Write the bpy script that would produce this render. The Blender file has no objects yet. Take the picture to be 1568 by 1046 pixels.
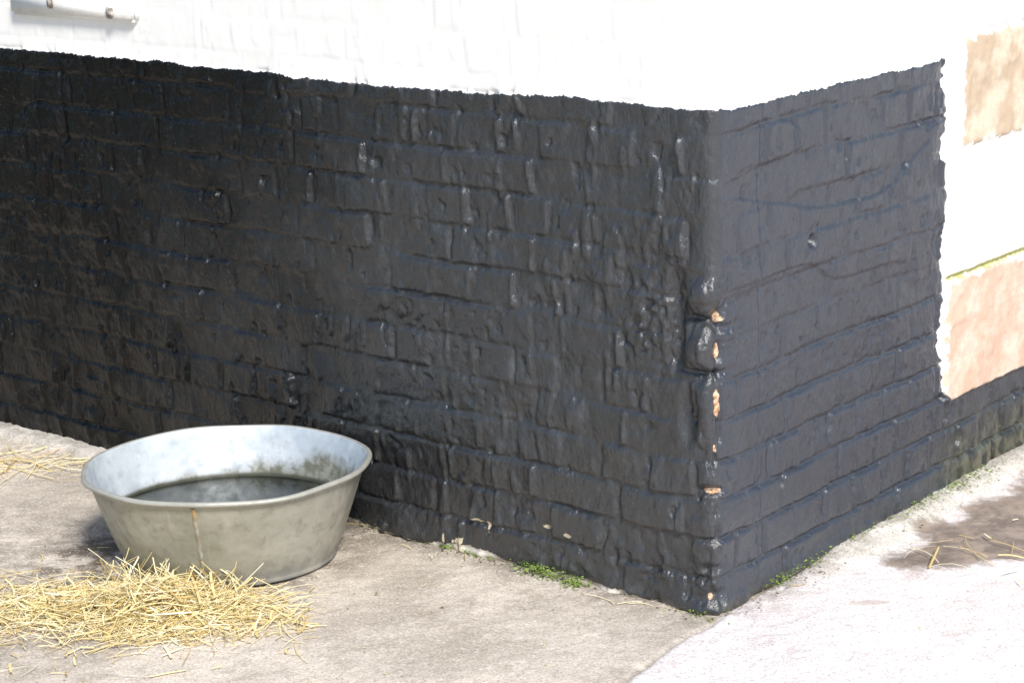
import bpy, bmesh, math, random
import numpy as np
from mathutils import Vector, Matrix
random.seed(7)
S=bpy.context.scene

# ---------------------------------------------------------------- helpers
def col(o,parent=None):
    S.collection.objects.link(o)
    if parent: o.parent=parent
    return o
def empty(name,loc=(0,0,0)):
    e=bpy.data.objects.new(name,None); e.location=loc; e.empty_display_size=.1
    return col(e)
def sstep(a,b,x):
    t=np.clip((x-a)/(b-a),0,1); return t*t*(3-2*t)
def vnoise(x,y,seed):
    T=np.random.RandomState(seed).rand(256,256)
    xi=np.floor(x).astype(int); yi=np.floor(y).astype(int)
    fx=x-xi; fy=y-yi
    fx=fx*fx*fx*(fx*(fx*6-15)+10); fy=fy*fy*fy*(fy*(fy*6-15)+10)
    a=T[xi%256,yi%256]; b=T[(xi+1)%256,yi%256]; c=T[xi%256,(yi+1)%256]; d=T[(xi+1)%256,(yi+1)%256]
    return ((a*(1-fx)+b*fx)*(1-fy)+(c*(1-fx)+d*fx)*fy)*2-1
def fbm(x,y,seed,oct=4):
    r=0;a=1;n=0
    for i in range(oct):
        r=r+a*vnoise(x*(2**i)+17.3*i,y*(2**i)+5.1*i,seed+i); n+=a; a*=.5
    return r/n
def grid_mesh(name,P,attrs,uv=None):
    nu,nv=P.shape[:2]
    me=bpy.data.meshes.new(name)
    V=P.reshape(-1,3)
    idx=np.arange(nu*nv).reshape(nu,nv)
    F=np.stack([idx[:-1,:-1],idx[1:,:-1],idx[1:,1:],idx[:-1,1:]],-1).reshape(-1,4)
    me.vertices.add(len(V)); me.vertices.foreach_set('co',V.astype(np.float32).ravel())
    me.loops.add(F.size); me.loops.foreach_set('vertex_index',F.astype(np.int32).ravel())
    me.polygons.add(len(F)); me.polygons.foreach_set('loop_start',(np.arange(len(F))*4).astype(np.int32))
    me.polygons.foreach_set('loop_total',np.full(len(F),4,dtype=np.int32))
    me.update(calc_edges=True)
    me.polygons.foreach_set('use_smooth',np.ones(len(F),dtype=bool))
    for k,a in attrs.items():
        at=me.attributes.new(k,'FLOAT','POINT'); at.data.foreach_set('value',a.astype(np.float32).ravel())
    if uv is not None:
        l=me.uv_layers.new(name='UVMap'); U=uv.reshape(-1,2)[F.ravel()]
        l.data.foreach_set('uv',U.astype(np.float32).ravel())
    me.validate(); me.update()
    return me

class NT:
    def __init__(s,name):
        s.m=bpy.data.materials.new(name); s.m.use_nodes=True
        s.t=s.m.node_tree; s.b=s.t.nodes['Principled BSDF']
    def n(s,typ,**k):
        x=s.t.nodes.new(typ)
        for a,v in k.items(): setattr(x,a,v)
        return x
    def l(s,a,b): s.t.links.new(a,b)
    def val(s,sock,v):
        if isinstance(v,bpy.types.NodeSocket): s.l(v,sock)
        else:
            if sock.type=='RGBA' and not hasattr(v,'__len__'): v=(v,v,v,1)
            elif sock.type=='RGBA' and len(v)==3: v=(*v,1)
            sock.default_value=v
    def noise(s,vec,scale,detail=3,rough=.55,dist=0):
        x=s.n('ShaderNodeTexNoise'); s.l(vec,x.inputs['Vector'])
        x.inputs['Scale'].default_value=scale; x.inputs['Detail'].default_value=detail
        x.inputs['Roughness'].default_value=rough; x.inputs['Distortion'].default_value=dist
        return x.outputs['Fac']
    def vor(s,vec,scale,out='Distance',feature='F1'):
        x=s.n('ShaderNodeTexVoronoi',feature=feature); s.l(vec,x.inputs['Vector']); x.inputs['Scale'].default_value=scale
        return x.outputs[out]
    def ramp(s,f,a,b,lo=0.,hi=1.):
        x=s.n('ShaderNodeMapRange',interpolation_type='SMOOTHSTEP'); s.val(x.inputs[0],f)
        x.inputs[1].default_value=a; x.inputs[2].default_value=b; x.inputs[3].default_value=lo; x.inputs[4].default_value=hi
        return x.outputs[0]
    def math(s,op,a,b=0.,c=None):
        x=s.n('ShaderNodeMath',operation=op); s.val(x.inputs[0],a); s.val(x.inputs[1],b)
        if c is not None: s.val(x.inputs[2],c)
        return x.outputs[0]
    def mix(s,f,a,b,bt='MIX'):
        x=s.n('ShaderNodeMix',data_type='RGBA',blend_type=bt)
        s.val(x.inputs[0],f); s.val(x.inputs[6],a); s.val(x.inputs[7],b); return x.outputs[2]
    def mixf(s,f,a,b):
        x=s.n('ShaderNodeMix',data_type='FLOAT'); s.val(x.inputs[0],f); s.val(x.inputs[2],a); s.val(x.inputs[3],b); return x.outputs[0]
    def attr(s,name,out='Fac'):
        x=s.n('ShaderNodeAttribute'); x.attribute_name=name; return x.outputs[out]
    def obj(s,scale=(1,1,1)):
        t=s.n('ShaderNodeTexCoord'); m=s.n('ShaderNodeMapping'); s.l(t.outputs['Object'],m.inputs[0]); m.inputs['Scale'].default_value=scale
        return m.outputs[0]
    def bump(s,h,strength,dist,prev=None):
        x=s.n('ShaderNodeBump'); s.l(h,x.inputs['Height']); x.inputs['Strength'].default_value=strength; x.inputs['Distance'].default_value=dist
        if prev is not None: s.l(prev,x.inputs['Normal'])
        return x.outputs[0]

# ---------------------------------------------------------------- world frame
C=np.array([.385,3.91])
dL=np.array([-.763,.646]); dL/=np.linalg.norm(dL); dR=np.array([dL[1],-dL[0]])
nL=-dR; nR=-dL

# ================================================================= HOUSE WALL
house=empty('brick_house',(C[0],C[1],0))
u=np.concatenate([np.arange(-4.6,-2.5,.035),np.arange(-2.5,-.12,.0042),np.arange(-.12,.14,.0026),np.arange(.14,1.4,.0038),np.arange(1.4,4.2,.035)])
z=np.concatenate([np.arange(-.06,1.12,.0038),np.arange(1.12,1.26,.01),np.arange(1.26,2.9,.05)])
U,Z=np.meshgrid(u,z,indexing='ij')
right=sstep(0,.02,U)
wu=U+.012*fbm(U*7,Z*7,11)+.004*fbm(U*30,Z*30,12)
wz=Z+.006*fbm(U*5,Z*3,13)+.0030*fbm(U*28,Z*28,14)
ch=.080
row=np.floor(wz/ch).astype(int); fz=(wz/ch-row)
dz=np.minimum(fz,1-fz)*ch
bl=np.where(row%2==0,.225,.1125)
rj=np.random.RandomState(9).rand(64)
off=np.where(row%2==0,.0,.056)+ .034*(rj[row%64]-.5)
bi=np.floor((wu+off)/bl).astype(int); fu=(wu+off)/bl-bi
du=np.minimum(fu,1-fu)*bl
jt=np.round((wu+off)/bl).astype(int)
rt=np.random.RandomState(5).rand(64,512)
jit=rt[row%64,bi%512]
jit2=rt[(row*7+3)%64,(jt*5+9)%512]
jit3=rt[(row*3+11)%64,(bi*9+2)%512]
low=sstep(.70,.25,Z)
bedamp=(.0016+.0052*np.clip(fbm(U*5,Z*5,21)+.12,0,1))*(1-right)+right*(.0016+.0048*low+.005*np.clip(fbm(U*6,Z*9,22)+.05,0,1))+(1-right)*.0028*sstep(.4,.05,Z)
pamp=(.0025+np.abs(vnoise(U*9,Z*13,23))*.0105)
bed=np.exp(-(dz/.0055)**2)
perp=np.exp(-(du/.0062)**2)*(1-bed)
h=-bedamp*bed*1.2
h+=pamp*perp*np.where(jit2>.50,1.,-.8)*(1-right)
h-=right*perp*(.0022+.0065*low*(.4+.6*jit2)+.003*np.clip(fbm(U*5,Z*9,24)+.1,0,1))
faceu=(fu-.5)*2; facez=(fz-.5)*2
edgein=sstep(0,.010,dz)*sstep(0,.010,du)
h+=((jit-.5)*.0075+(jit3-.5)*.006*faceu+(jit2-.5)*.005*facez)*(1-.2*right)*edgein
h+=.009*fbm(U*2.4,Z*2.4,31,3)*(1-.4*right)
h+=.0046*fbm(U*16,Z*12,32,3)*(1-.45*right)
h+=.0023*fbm(U*50,Z*36,33,3)*(1-.4*right)
p=fbm(U*34,Z*24,41,3); h-=.0050*sstep(.36,.6,p)*(1-.4*right)
p=fbm(U*40,Z*11,42,2); h+=.0050*sstep(.38,.6,p)*(1-right*.8)
rr=fbm(U*1.6,Z*7,43,2); h+=right*.005*sstep(.0,.05,rr)*sstep(.3,.7,Z)
h+=.012*fbm(U*12,Z*16,46,3)*sstep(.12,.0,Z)
for (cu,cz,r,d) in [(.335,.70,.012,.022),(-1.36,.80,.022,.010),(-.52,.69,.03,.008),(-.34,.63,.05,.006),(.15,.77,.03,.004)]:
    h-=d*np.exp(-(((U-cu)**2+(Z-cz)**2)/r**2))
z1=np.exp(-((U+.14)/.07)**2)*np.exp(-((Z-.60)/.12)**2)
h+=z1*.009*fbm(U*90,Z*80,44,2)
near=np.exp(-((U+.012)/.05)**2)
zone=sstep(.30,.34,Z)*sstep(.70,.67,Z)
def g(cu,cz,ru,rz): return np.exp(-(((U-cu)/ru)**2+((Z-cz)/rz)**2)**1.5)
h=h*(1-.6*np.exp(-(U/.05)**2)*sstep(.68,.74,Z))
h+=.018*g(-.022,.645,.034,.032)+.018*g(-.024,.545,.036,.033)+.010*g(-.01,.44,.03,.05)
h-=.020*near*zone*np.exp(-((Z-.595+.01*np.sin(U*40))/.009)**2)
h-=.020*near*zone*np.exp(-((Z-.497)/.009)**2)
h-=.018*g(-.080,.645,.020,.05)+.018*g(-.082,.545,.019,.05)+.016*g(-.055,.41,.018,.06)
h-=.018*g(.006,.61,.016,.02)+.018*g(.008,.55,.014,.03)+.016*g(.006,.42,.014,.06)
h-=.016*g(-.005,.262,.032,.011)+.012*g(-.005,.10,.03,.014)+.014*g(0,.04,.03,.02)+.008*g(-.02,.33,.02,.03)
h-=.012*near*np.abs(fbm(U*14,Z*26,45,3))*sstep(.74,.68,Z)
h-=.006*np.exp(-((U+1.845-.004*np.sin(Z*60))/.005)**2)*sstep(.99,1.0,Z)*sstep(1.12,1.1,Z)
h-=.008*np.exp(-((U+1.90)/.01)**2)*sstep(.78,.80,Z)*sstep(1.0,.98,Z)
plint=.228+.004*fbm(U*20,Z*0,55)
st=sstep(.885,.895,U+.006*fbm(U*0,Z*9,57))*sstep(-.002,.004,Z-plint)
h=h*(1-.95*st)
top=1.003+.008*fbm(U*3,U*0+3.3,51,2)+.0035*fbm(U*22,U*0+8,52,3)
h*=1-.88*sstep(0,.012,Z-top)
edge=.866+.014*fbm(Z*6,Z*0+1,53,2)+.022*fbm(Z*34,Z*0+2,54,3)+.02*sstep(.35,.22,Z)
db=np.minimum(top-Z,np.where(Z>plint,edge-U,.05))
bot=.000+.010*np.clip(fbm(U*9,Z*0+4,56,3)*2,-.6,1.2)+.016*g(-.66,.0,.10,9)
db=np.minimum(db,np.where(U<.02,(Z-bot),.05))
h+=st*.014
h+= .0014*sstep(0,.004,db)
jz=np.minimum(np.minimum(np.abs(Z-.512),np.abs(Z-.795)),np.abs(Z-1.05))
h-=st*.010*np.exp(-(jz/.006)**2)
h-=st*.008*np.abs(fbm(U*11,Z*11,58,5))
n1=.02*fbm(U*12,Z*12,61,3)
def box(a,b,c,d): return np.minimum(np.minimum(U-a,b-U),np.minimum(Z-c,d-Z))+n1*.6
bare1=box(.893,1.62,.222,.503)
bare2=box(.940,1.55,.802,1.046)
ex=g(.010,.605,.016,.014)*1.1+g(.008,.545,.011,.022)+g(.006,.44,.009,.038)+g(.002,.35,.007,.018)*.8+g(-.006,.262,.026,.006)*1.2+g(-.01,.04,.014,.010)*.8
ex2=0*U
for (cu,cz,a,b) in [(-.62,.085,.045,.006),(-.575,.07,.006,.02),(-.66,.02,.02,.03),(-.42,.105,.014,.006),(-.36,.10,.014,.005),(-.70,.03,.006,.02)]:
    ex2+=g(cu,cz,a,b)*.85
haze_tone=sstep(-2.0,-.15,U)*.85+.22*fbm(U*2,Z*2,71)+.12*right  # dark left end, paler corner: haze and reflected light as paint tone, plus noise
damp=sstep(.25,.0,Z)*sstep(.80,1.0,U)
foot=sstep(.035,.0,Z)*right
R=.028; a=R*math.pi/4
th=np.clip((U+a)/(2*a),0,1)*math.pi/2
N2=np.cos(th)[...,None]*nL+np.sin(th)[...,None]*nR
cen=R*dL+R*dR
P2=cen+R*N2+np.maximum(-U-a,0)[...,None]*dL+np.maximum(U-a,0)[...,None]*dR
P2=P2+N2*h[...,None]
P=np.concatenate([P2,Z[...,None]],-1)
corner_hi=np.exp(-(U/.022)**2)*sstep(.66,.76,Z)  # pale highlight down the upper corner, painted into the black
me=grid_mesh('painted_wall',P,dict(db=db,bare1=bare1,bare2=bare2,expo=ex,expo2=ex2,haze_tone=haze_tone+.6*corner_hi,damp=np.maximum(damp,foot*.8),faceright=right),np.stack([U,Z],-1))
wall=col(bpy.data.objects.new('painted_wall',me),house)

m=NT('limewash_and_bitumen_paint')
v=m.obj(); vs=m.obj((1,1,.65))
fn=m.noise(v,130,2); fn2=m.noise(v,45,3)
d=m.math('ADD',m.attr('db'),m.math('MULTIPLY',m.math('SUBTRACT',fn,.5),.010))
d=m.math('ADD',d,m.math('MULTIPLY',m.math('SUBTRACT',fn2,.5),.010))
mb=m.ramp(d,-.0008,.0008)
b1=m.noise(v,3.5,3,.6); b2=m.noise(vs,30,4,.6)
w=m.math('ADD',m.attr('haze_tone'),m.math('MULTIPLY',m.math('SUBTRACT',b1,.5),.5))
blk=m.mix(m.ramp(w,.05,1.1),(.0010,.0012,.0016),(.042,.045,.050))  # black lightened along that painted haze ramp
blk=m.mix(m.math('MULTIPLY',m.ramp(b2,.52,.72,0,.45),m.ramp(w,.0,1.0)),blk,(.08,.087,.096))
blk=m.mix(m.math('MULTIPLY',m.attr('faceright'),.7),blk,(.031,.038,.055))  # bluish sky sheen of the right face, mixed into its colour
spc=m.noise(v,14,2)
sp=m.math('MULTIPLY',m.ramp(m.vor(v,95),.09,.05),m.ramp(spc,.54,.64))
blk=m.mix(m.math('MULTIPLY',sp,.7),blk,(.40,.39,.37))
dampc=m.mix(m.ramp(b2,.42,.62),(.020,.022,.014),(.11,.11,.07))
blk=m.mix(m.attr('damp'),blk,dampc)
wh=m.mix(m.ramp(spc,.45,.75),(.89,.88,.86),(.87,.86,.82))
s1=m.mix(m.ramp(m.noise(v,8,4,.65),.4,.62),(.60,.37,.25),(.68,.52,.40))
s2=m.mix(m.ramp(spc,.4,.62),(.46,.33,.20),(.62,.51,.37))
fr=m.math('MULTIPLY',m.math('SUBTRACT',fn2,.5),.05)
s1=m.mix(m.ramp(fn,.5,.68,0,.35),s1,(.40,.28,.2)); s2=m.mix(m.ramp(fn,.5,.68,0,.35),s2,(.36,.28,.2))
wh=m.mix(m.ramp(m.math('ADD',m.attr('bare1'),fr),-.002,.006,0,.88),wh,s1)
wh=m.mix(m.ramp(m.math('ADD',m.attr('bare2'),fr),-.002,.006,0,.88),wh,s2)
uv=m.n('ShaderNodeUVMap'); sx=m.n('ShaderNodeSeparateXYZ'); m.l(uv.outputs[0],sx.inputs[0])
jj=m.math('ABSOLUTE',m.math('SUBTRACT',sx.outputs[1],.515))
jm=m.math('MULTIPLY',m.ramp(jj,.014,.003),m.ramp(sx.outputs[0],.88,.90))
wh=m.mix(m.math('MULTIPLY',jm,m.ramp(fn2,.30,.5)),wh,(.40,.40,.14))
wh=m.mix(m.ramp(sx.outputs[1],.10,.02,0,.6),wh,(.42,.36,.27))
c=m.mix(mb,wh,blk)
fz_=m.math('MULTIPLY',m.math('SUBTRACT',fn2,.5),1.8)
em=m.ramp(m.math('ADD',m.attr('expo'),fz_),.62,.70)
em2=m.ramp(m.math('ADD',m.attr('expo2'),fz_),.62,.68)
c=m.mix(em,c,m.mix(m.ramp(fn,.4,.6),(.40,.19,.08),(.66,.50,.35)))
c=m.mix(em2,c,(.56,.49,.35))
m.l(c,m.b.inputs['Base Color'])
rg=m.mixf(mb,.85,m.ramp(b1,.3,.7,.28,.42)); rg=m.mixf(em,rg,.9)
m.l(rg,m.b.inputs['Roughness'])
tone_r=m.ramp(w,.0,.8)
m.l(m.mixf(tone_r,.22,.5),m.b.inputs['Specular IOR Level'])
m.l(m.math('MULTIPLY',mb,m.mixf(tone_r,.22,.50)),m.b.inputs['Coat Weight']); m.b.inputs['Coat Roughness'].default_value=.15
dbp=m.attr('db')
bh=m.ramp(dbp,-.006,.004,.08,1.)
bp=m.bump(m.math('MULTIPLY',m.noise(vs,70,4,.62),bh),.85,.0060)
m.l(bp,m.b.inputs['Normal']); m.l(bp,m.b.inputs['Coat Normal'])
me.materials.append(m.m)

def wpos(s,n,zz):
    q=dL*s+nL*n; return (q[0],q[1],zz)
white=NT('white_gloss_paint'); vv=white.obj()
white.l(white.mix(white.ramp(white.noise(vv,30,5),.5,.75),(.88,.87,.84),(.80,.78,.73)),white.b.inputs['Base Color'])
white.b.inputs['Roughness'].default_value=.5
white.l(white.bump(white.noise(vv,60,3),.4,.003),white.b.inputs['Normal'])
rust=NT('rusty_iron'); vv=rust.obj()
rust.l(rust.mix(rust.ramp(rust.noise(vv,80,4),.4,.6),(.20,.17,.14),(.6,.57,.52)),rust.b.inputs['Base Color']); rust.b.inputs['Roughness'].default_value=.8
def wallbox(name,s0,s1,n0,n1,z0,z1,mat,bev=.006,seg=3,par=house):
    bm=bmesh.new(); bmesh.ops.create_cube(bm,size=1)
    bmesh.ops.scale(bm,vec=(s1-s0,n1-n0,z1-z0),verts=bm.verts)
    bmesh.ops.bevel(bm,geom=bm.edges[:],offset=bev,segments=seg,affect='EDGES')
    M=Matrix(((dL[0],nL[0],0,0),(dL[1],nL[1],0,0),(0,0,1,0),(0,0,0,1)))
    M.translation=Vector(wpos((s0+s1)/2,(n0+n1)/2,(z0+z1)/2))
    bm.transform(M); bmesh.ops.recalc_face_normals(bm,faces=bm.faces[:])
    me=bpy.data.meshes.new(name); bm.to_mesh(me); bm.free()
    for p in me.polygons: p.use_smooth=True
    me.materials.append(mat)
    return col(bpy.data.objects.new(name,me),par)
wallbox('window_sill',1.60,2.06,-.02,.020,1.093,1.150,white.m,.009,4)
wallbox('window_frame',1.66,2.9,-.02,.012,1.152,2.2,white.m,.006)
wallbox('sill_bracket',1.665,1.69,.0205,.027,1.10,1.128,rust.m,.003)
wallbox('sill_bracket_2',1.885,1.905,.0205,.027,1.115,1.147,rust.m,.003)

# ================================================================= GROUND
def axis(lo,a,b,hi,st,mult=1.35):
    c=list(np.arange(a,b,st)); x=b; s=st
    while x<hi: c.append(x); s*=mult; x+=s
    c.append(hi); x=a; s=st; pre=[]
    while x>lo:
        s*=mult; x-=s; pre.append(max(x,lo))
    return np.array(sorted(set(pre))+c)
gx=axis(-60,-1.7,1.6,60,.0065); gy=axis(-60,3.3,5.75,60,.0065)
X,Y=np.meshgrid(gx,gy,indexing='ij')
rel=np.stack([X-C[0],Y-C[1]],-1)
sR=rel@dR; nRr=rel@nR; sL=rel@dL; nLl=rel@nL
ld=np.array([-.193,-.29]); ld/=np.linalg.norm(ld); lp=np.array([-ld[1],ld[0]])
dline=rel@lp + .012*fbm(X*9,Y*9,81)
if (np.array([1.,0])@lp)<0: dline=-dline
rightside=np.where((nRr>0)&(dline>0),dline,np.where(dline<0,dline,-.01))
slab=sstep(-.008,.018,rightside)
Hh=.006*fbm(X*1.6,Y*1.6,82,3)+.0026*fbm(X*14,Y*14,83,4)+.0016*fbm(X*60,Y*60,84,2)
Hh-=.005*np.exp(-(dline/.006)**2)*((rel@ld)>0)
Hh+=slab*.004
wv=.03*fbm(sR*7,nRr*7,85,3)
fil=sstep(.105,.05,nRr+wv)*sstep(.2,.5,sR)*(sR>0)
Hh+=fil*.022*sstep(.11,0,nRr)
fill=sstep(.075,.045,nLl+wv)*sstep(1.25,1.5,sL)
Hh+=fill*.02
near=np.exp(-(X**2+(Y-4)**2)/200); Hh*=near
wet=np.minimum(np.minimum((Y-4.145+.25*np.clip(.72-X,0,1)),(nRr-.085)),sR-.38)+.06*fbm(X*7,Y*7,86,4)
wet=np.where(nRr>0,wet,-1)
wet=np.minimum(wet,.9-nRr)
ring_noise=fbm(X*2.2,Y*2.2,87,4)
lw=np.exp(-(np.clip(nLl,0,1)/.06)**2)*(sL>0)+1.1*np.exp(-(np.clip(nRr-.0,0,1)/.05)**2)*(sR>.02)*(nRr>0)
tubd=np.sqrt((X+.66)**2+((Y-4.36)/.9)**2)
tubtone=sstep(.42,.25,tubd+.05*ring_noise)  # ground darkened in a ring around the tub
dirt_tone=lw*.8+tubtone*.9+.6*sstep(-.6,-1.0,X)*sstep(4.9,4.4,Y)*sstep(3.6,3.9,Y)  # wall-foot dirt, tub ring and a darker area to the left
chip=np.exp(-((((X-.69)/.06)**2+((Y-3.965)/.020)**2))**2)
far=sstep(2.0,4.5,np.sqrt((np.minimum(X,0)*1.0)**2+np.clip(3.2-Y,0,99)**2*.35)+.4*fbm(X*.6,Y*.6,88,3))  # unseen outer yard, added dark so the black wall reflects less
P=np.stack([X,Y,Hh],-1)
me=grid_mesh('concrete_ground',P,dict(slab=slab,wet=wet,fil=np.maximum(fil,fill),dirt_tone=dirt_tone,chip=chip,far=far,crack=np.exp(-(dline/.007)**2)*((rel@ld)>0)))
ground=col(bpy.data.objects.new('concrete_ground',me))
m=NT('weathered_concrete'); v=m.obj()
n1=m.noise(v,2.6,4,.6); n2=m.noise(v,13,5,.7); n3=m.noise(v,190,2,.6)
cl=m.mix(m.ramp(n1,.36,.60),(.45,.39,.32),(.65,.575,.485))
cl=m.mix(m.ramp(n2,.48,.68,0,.6),cl,(.37,.315,.25))
cr=m.mix(m.ramp(n1,.35,.7),(.84,.78,.77),(.74,.67,.65))  # paler slab concrete; sunlight on this side is mixed into the colour too
cr=m.mix(m.ramp(n2,.50,.70,0,.5),cr,(.58,.48,.44))
c=m.mix(m.attr('slab'),cl,cr)
ff=m.math('MULTIPLY',m.attr('fil'),m.ramp(n2,.30,.45))
c=m.mix(ff,c,(.66,.62,.55))
dd=m.math('MULTIPLY',m.attr('dirt_tone'),m.ramp(n2,.35,.58))
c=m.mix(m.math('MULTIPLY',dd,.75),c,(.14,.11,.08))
c=m.mix(m.ramp(n3,.52,.66,0,.45),c,(.22,.19,.155))
c=m.mix(m.ramp(n3,.46,.34,0,.4),c,(.82,.78,.72))
sp=m.math('MULTIPLY',m.ramp(m.vor(v,80),.13,.07),m.ramp(n1,.46,.58))
c=m.mix(m.math('MULTIPLY',sp,.75),c,(.10,.08,.06))
wt=m.math('ADD',m.attr('wet'),m.math('MULTIPLY',m.math('SUBTRACT',n2,.5),.16))
wm=m.ramp(wt,-.015,.030)
c=m.mix(m.math('MULTIPLY',wm,.88),c,m.mix(m.ramp(n2,.35,.65),(.11,.078,.055),(.30,.23,.175)))
cm=m.ramp(m.math('ADD',m.attr('chip'),m.math('MULTIPLY',m.math('SUBTRACT',n2,.5),3.)),.62,.85)
c=m.mix(m.math('MULTIPLY',cm,.5),c,(.45,.33,.27))
c=m.mix(m.math('MULTIPLY',m.attr('crack'),m.ramp(n2,.4,.6,0,.5)),c,(.2,.16,.12))
c=m.mix(m.attr('far'),c,m.mix(m.ramp(n1,.4,.6),(.045,.055,.025),(.08,.075,.045)))
m.l(c,m.b.inputs['Base Color'])
m.l(m.mixf(wm,.88,.45),m.b.inputs['Roughness'])
bp=m.bump(m.noise(v,70,4,.75),.8,.004)
m.l(bp,m.b.inputs['Normal']); me.materials.append(m.m)

# ================================================================= TUB
tub=empty('galvanised_tub',(-.62,4.355,.004))
def lathe(name,prof,seg,mats,par,ov=.9,wob=None,closed_bottom=False,split=None):
    bm=bmesh.new(); rings=[]
    for (r,zz) in prof:
        ring=[]
        for i in range(seg):
            t=2*math.pi*i/seg
            k=wob(t,zz) if wob else (0,0)
            ring.append(bm.verts.new(((r+k[0])*math.cos(t),(r+k[0])*math.sin(t)*ov,zz+k[1])))
        rings.append(ring)
    for j,(a,b) in enumerate(zip(rings[:-1],rings[1:])):
        for i in range(seg):
            f=bm.faces.new((a[i],a[(i+1)%seg],b[(i+1)%seg],b[i])); f.smooth=True
            if split is not None and j>=split: f.material_index=1
    if closed_bottom: bm.faces.new(rings[-1])
    bmesh.ops.recalc_face_normals(bm,faces=bm.faces[:])
    me=bpy.data.meshes.new(name); bm.to_mesh(me); bm.free()
    for q in mats: me.materials.append(q)
    return col(bpy.data.objects.new(name,me),par)
def wob(t,zz):
    k=zz/.21
    return (k*(.0024*math.sin(2*t+.6)+.0016*math.sin(5*t+1)+.0012*math.sin(11*t)), k*(.0014*math.sin(3*t+2)+.0013*math.sin(7*t)))
prof=[(.001,.006),(.15,.006),(.214,.006),(.218,.0),(.226,.0),(.229,.004),(.227,.009),(.2275,.012)]
for i in range(1,15):
    t=i/14; prof.append((.2275+.066*(t**.85),.012+.186*t))
for k in range(0,15):
    aa=-math.pi*.85+k*(math.pi*1.85)/14
    prof.append((.3020+.0068*math.cos(aa),.2055+.0056*math.sin(aa)))
split=len(prof)-3
for i in range(14,-1,-1):
    t=i/14; prof.append((.2250+.067*(t**.85),.012+.188*t))
prof+=[(.20,.011),(.001,.011)]
def galvmat(name,inside):
    g_=NT(name); v=g_.obj(); sx=g_.n('ShaderNodeSeparateXYZ'); g_.l(v,sx.inputs[0])
    a1=g_.noise(v,7,4,.6); a2=g_.noise(v,38,4,.65)
    if not inside:
        c=g_.mix(g_.ramp(a1,.35,.65),(.27,.27,.22),(.38,.37,.32))
        c=g_.mix(g_.ramp(a2,.5,.72,0,.5),c,(.19,.185,.14))
        c=g_.mix(g_.math('MULTIPLY',g_.ramp(sx.outputs[2],.07,.0),g_.ramp(a2,.3,.6,.2,.8)),c,(.22,.225,.215))
        c=g_.mix(g_.ramp(sx.outputs[2],.188,.194,0,.6),c,(.42,.42,.39))
        sv_=g_.noise(g_.obj((30,30,2)),1.,3,.6)
        c=g_.mix(g_.ramp(sv_,.55,.7,0,.35),c,(.45,.43,.37))
    else:
        c=g_.mix(g_.ramp(a1,.35,.6),(.44,.50,.55),(.60,.65,.69))
        c=g_.mix(g_.ramp(a2,.50,.68,0,.40),c,(.33,.37,.40))
        wl=g_.math('ADD',sx.outputs[2],g_.math('MULTIPLY',g_.math('SUBTRACT',a1,.5),.09))
        wl=g_.math('ADD',wl,g_.math('MULTIPLY',g_.math('SUBTRACT',a2,.5),.04))
        wl=g_.math('SUBTRACT',wl,g_.math('MULTIPLY',sx.outputs[0],.11))
        c=g_.mix(g_.ramp(wl,.150,.110),c,g_.mix(g_.ramp(a2,.4,.6),(.16,.165,.12),(.30,.30,.26)))
        c=g_.mix(g_.ramp(sx.outputs[2],.113,.103),c,(.06,.062,.042))
    g_.l(c,g_.b.inputs['Base Color']); g_.b.inputs['Metallic'].default_value=.25
    g_.l(g_.ramp(a2,.3,.7,.40,.62),g_.b.inputs['Roughness'])
    bp=g_.bump(g_.noise(v,12,2),.7,.012); bp=g_.bump(g_.noise(v,140,3),.35,.001,bp); g_.l(bp,g_.b.inputs['Normal'])
    return g_.m
lathe('tub_body',prof,160,[galvmat('galvanised_steel',False),galvmat('galvanised_steel_inside',True)],tub,wob=wob,split=split)
wat=NT('murky_water'); v=wat.obj()
wat.l(wat.mix(wat.ramp(wat.noise(v,12,4),.4,.6),(.010,.013,.012),(.03,.035,.026)),wat.b.inputs['Base Color'])
wat.b.inputs['Roughness'].default_value=.03; wat.b.inputs['IOR'].default_value=1.33
wat.l(wat.bump(wat.noise(v,10,2),.06,.003),wat.b.inputs['Normal'])
lathe('water',[(.2612,.101),(.20,.101),(.1,.101),(.001,.101)],120,[wat.m],tub,closed_bottom=True)
def rad_at(zz): return .2275+.066*(min(max((zz-.012)/.186,0),1)**.85)
ang=math.radians(-97)
bm=bmesh.new(); ring=[]
for i in range(22):
    zz=.006+.188*i/21; r=rad_at(zz)
    row_=[]
    for j,(da,dr) in enumerate([(-.022,-.001),(-.016,.0022),(.0,.003),(.008,.0022),(.012,-.001)]):
        tt=ang+da+.004*math.sin(i*1.7); k=wob(tt%(2*math.pi),zz)[0]
        row_.append(bm.verts.new(((r+dr+k)*math.cos(tt),(r+dr+k)*math.sin(tt)*.9,zz)))
    ring.append(row_)
for a_,b_ in zip(ring[:-1],ring[1:]):
    for j in range(4): bm.faces.new((a_[j],a_[j+1],b_[j+1],b_[j]))
bmesh.ops.recalc_face_normals(bm,faces=bm.faces[:])
me=bpy.data.meshes.new('seam'); bm.to_mesh(me); bm.free()
for p in me.polygons: p.use_smooth=True
sm=NT('rusted_seam'); v=sm.obj(); s2=sm.n('ShaderNodeSeparateXYZ'); sm.l(v,s2.inputs[0])
rr=sm.math('ADD',s2.outputs[2],sm.math('MULTIPLY',sm.math('SUBTRACT',sm.noise(v,60,4),.5),.10))
sm.l(sm.mix(sm.ramp(rr,.15,.20),sm.mix(sm.ramp(sm.noise(v,50,4),.45,.6),(.35,.345,.28),(.24,.21,.15)),(.42,.28,.12)),sm.b.inputs['Base Color']); sm.b.inputs['Roughness'].default_value=.7
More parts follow.
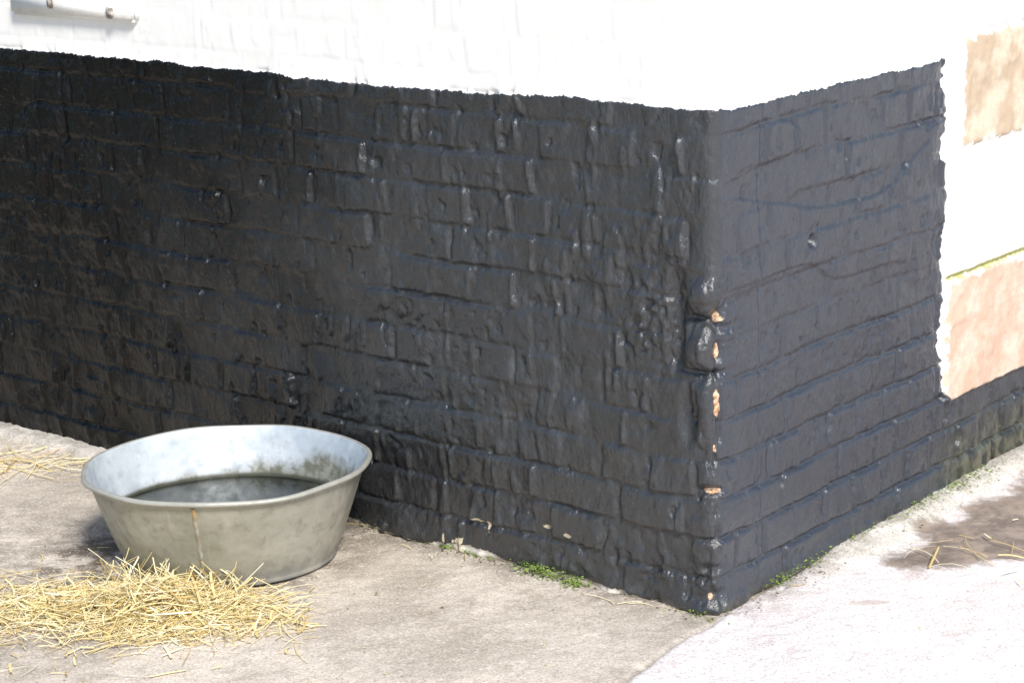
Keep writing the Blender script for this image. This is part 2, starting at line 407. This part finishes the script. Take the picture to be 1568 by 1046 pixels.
me.materials.append(sm.m); col(bpy.data.objects.new('seam',me),tub)

# ================================================================= STRAW
sv=[];sf=[];sc=[]
def straw(x,y,zz,L,yaw,pitch,w,shade,bend=0.,zmin=.006):
    d=np.array([math.cos(yaw)*math.cos(pitch),math.sin(yaw)*math.cos(pitch),math.sin(pitch)])
    side=np.array([-math.sin(yaw),math.cos(yaw),0]); up=np.cross(d,side)
    if up[2]<0: up=-up
    n=5; base=len(sv)
    kink=R_.choice([0,0,0,1])*R_.uniform(-.5,.5)
    for i in range(n):
        t=i/(n-1)-.5
        c=np.array([x,y,zz])+d*L*t+side*(bend*L*(t*t*4-1)*.25+kink*L*max(t,0))
        c[2]=max(c[2]-abs(bend)*L*.1*(t*t*4),zmin)
        ww=w*(1-.35*abs(t))
        for (p,q) in ((-.5,0),(0,.3),(.5,0),(0,-.25)):
            sv.append(tuple(c+side*ww*p+up*ww*q)); sc.append(shade)
    for i in range(n-1):
        for j in range(4):
            a_=base+i*4+j; b_=base+i*4+(j+1)%4
            sf.append((a_,b_,b_+4,a_+4))
R_=random.Random(3)
def inwall(x,y):
    q=np.array([x,y])-C
    return (q@nL<.02) and (q@nR<.02)
def rnd_straw(x,y,zz,Lr=(.03,.16),pt=.12):
    L=R_.uniform(*Lr)
    k=R_.random()
    w=R_.uniform(.0009,.0021) if k<.68 else (R_.uniform(.002,.0036) if k<.91 else R_.uniform(.004,.0068))
    straw(x,y,zz,L,R_.uniform(0,math.pi*2),R_.gauss(0,pt),w,R_.random(),R_.gauss(0,.30))
def intub(x,y,k=1): return ((x+.62)/(.235*k))**2+((y-4.355)/(.21*k))**2<1
cnt=0
while cnt<2700:
    k=R_.random()
    if k<.48: x=R_.gauss(-.72,.12); y=R_.gauss(4.035,.068)
    elif k<.78: x=R_.gauss(-.97,.14); y=R_.gauss(4.07,.080)
    else: x=R_.gauss(-.66,.12); y=R_.gauss(3.98,.065)
    if intub(x,y) or y>4.28 or x>-.42: continue
    hh=.062*math.exp(-((x+.75)/.15)**2-((y-4.05)/.07)**2)+.008
    rnd_straw(x,y,.005+R_.random()*hh,(.015,.13),.26); cnt+=1
for i in range(520):
    x=R_.gauss(-.85,.22); y=R_.gauss(4.02,.13)
    if intub(x,y) or x>-.40: continue
    rnd_straw(x,y,.007,(.008,.07),.03)
for i in range(130):
    x=R_.gauss(-1.24,.13); y=R_.gauss(5.03,.07)
    if inwall(x,y): continue
    rnd_straw(x,y,.010,(.03,.18),.03)
for i in range(20):
    x=R_.gauss(1.00,.10); y=R_.gauss(4.20,.06); rnd_straw(x,y,.012,(.03,.12),.04)
for i in range(36):
    x=R_.uniform(-1.3,1.1); y=R_.uniform(3.5,4.6)
    if inwall(x,y) or intub(x,y): continue
    rnd_straw(x,y,.007,(.006,.045),.02)
for i in range(14):
    s=R_.uniform(.05,1.9); n=R_.uniform(.02,.06); q=C+dL*s+nL*n
    straw(q[0],q[1],.008,R_.uniform(.03,.08),math.atan2(dL[1],dL[0])+R_.gauss(0,.5),0.02,.002,R_.random(),.2)
for i in range(80):
    x=R_.uniform(-.88,-.56); yy=4.355-.21*math.sqrt(max(0,1-((x+.62)/.30)**2))-R_.uniform(.012,.05)
    straw(x,yy,.03+.02*R_.random(),R_.uniform(.04,.12),R_.uniform(0,6.28),R_.uniform(.3,1.1),R_.uniform(.0012,.005),R_.random(),.2)
me=bpy.data.meshes.new('straw'); me.from_pydata(sv,[],sf); me.update()
at=me.attributes.new('shade','FLOAT','POINT'); at.data.foreach_set('value',np.array(sc,dtype=np.float32))
m=NT('dry_straw'); sh=m.attr('shade')
c=m.mix(m.ramp(sh,.0,.5),(.50,.35,.13),(.80,.66,.32)); c=m.mix(m.ramp(sh,.55,1.),c,(.90,.84,.60))
m.l(c,m.b.inputs['Base Color']); m.b.inputs['Roughness'].default_value=.45
me.materials.append(m.m); col(bpy.data.objects.new('straw',me))

# ================================================================= MOSS and crumbs
def flakes(name,pts,mat,sz,flat=.6):
    V=[];F=[]
    for (x,y,zz,s) in pts:
        b=len(V); r=s*sz
        for k in range(5):
            d=Vector((R_.gauss(0,1),R_.gauss(0,1),R_.gauss(0,1)*flat)).normalized()*r*R_.uniform(.6,1.2)
            V.append((x+d.x,y+d.y,zz+abs(d.z)))
        F+= [(b,b+1,b+2),(b,b+2,b+3),(b,b+3,b+4),(b+1,b+2,b+4),(b,b+1,b+4),(b+1,b+3,b+2)]
    me=bpy.data.meshes.new(name); me.from_pydata(V,[],F); me.update(); me.materials.append(mat)
    return col(bpy.data.objects.new(name,me))
pts=[]
def mossL(s0,sd,cnt,nn=.018,zr=.012):
    for i in range(cnt):
        s=R_.gauss(s0,sd); n=abs(R_.gauss(0,nn))+.004; q=C+dL*s+nL*n; pts.append((q[0],q[1],R_.random()*zr*math.exp(-n/.03)+.002,R_.uniform(.5,1.4)))
mossL(.44,.030,380,.014,.024); mossL(.345,.018,240,.014,.02); mossL(.70,.02,50,.01); mossL(.62,.03,50,.01); mossL(.05,.03,40,.01); mossL(.9,.1,40,.01)
for (s0,sd,cnt,nn) in [(.22,.03,90,.012),(.33,.05,70,.012),(.55,.08,90,.012),(.80,.07,200,.016),(.95,.04,160,.02),(1.05,.06,220,.02)]:
    for i in range(cnt):
        s=R_.gauss(s0,sd); n=abs(R_.gauss(0,nn))+.006; q=C+dR*s+nR*n; pts.append((q[0],q[1],.014+R_.random()*.018,R_.uniform(.5,1.3)))
mo=NT('moss_green'); v=mo.obj(); mo.l(mo.mix(mo.ramp(mo.noise(v,40,3),.35,.65),(.10,.15,.03),(.27,.38,.08)),mo.b.inputs['Base Color']); mo.b.inputs['Roughness'].default_value=.9
flakes('moss',pts,mo.m,.0034)
pts=[]
for i in range(420):
    x=R_.uniform(-1.3,1.3); y=R_.uniform(3.5,4.9)
    if inwall(x,y): continue
    pts.append((x,y,.003,R_.uniform(.3,1.0)*(1.8 if R_.random()<.08 else 1)))
for i in range(260):
    s=R_.uniform(0,2.2); n=abs(R_.gauss(0,.015))+.005; q=C+dL*s+nL*n; pts.append((q[0],q[1],.004,R_.uniform(.4,1.5)))
for i in range(260):
    s=R_.uniform(0,1.3); n=abs(R_.gauss(0,.03))+.005; q=C+dR*s+nR*n; pts.append((q[0],q[1],.012,R_.uniform(.4,1.5)))
cr=NT('dirt_crumb'); v=cr.obj(); cr.l(cr.mix(cr.ramp(cr.noise(v,20,2),.4,.6),(.09,.065,.04),(.34,.28,.2)),cr.b.inputs['Base Color']); cr.b.inputs['Roughness'].default_value=.9
flakes('dirt_crumbs',pts,cr.m,.0032)

# ================================================================= LIGHT
L=Vector((.23,-.68,.70)).normalized()
w=bpy.data.worlds.new('World'); S.world=w; w.use_nodes=True
nt=w.node_tree; sky=nt.nodes.new('ShaderNodeTexSky'); sky.sky_type='NISHITA'; sky.sun_disc=False
sky.sun_elevation=math.asin(L.z); sky.sun_rotation=math.atan2(L.x,L.y)
bg=nt.nodes['Background']; nt.links.new(sky.outputs[0],bg.inputs[0]); bg.inputs[1].default_value=.15
sd=bpy.data.lights.new('sun','SUN'); sd.energy=4.8; sd.angle=math.radians(14); sd.color=(1,.96,.90)
so=bpy.data.objects.new('sun',sd); so.rotation_euler=L.to_track_quat('Z','Y').to_euler(); so.location=(2,-3,6); col(so)
S.view_settings.view_transform='Standard'; S.view_settings.look='None'; S.view_settings.exposure=0

# ================================================================= CAMERA
cam=bpy.data.cameras.new('camera'); cam.sensor_width=36; cam.lens=74.85; cam.clip_end=300; cam.clip_start=.05
co=bpy.data.objects.new('camera',cam); col(co)
p=math.radians(14.65); r=math.radians(1.7)
f=Vector((0,math.cos(p),-math.sin(p))); r0=Vector((1,0,0)); u0=Vector((0,math.sin(p),math.cos(p)))
Rr=math.cos(r)*r0-math.sin(r)*u0; Uu=math.sin(r)*r0+math.cos(r)*u0
M=Matrix((Rr,Uu,-f)).transposed().to_4x4(); M.translation=Vector((0,0,1.6)); co.matrix_world=M
S.camera=co
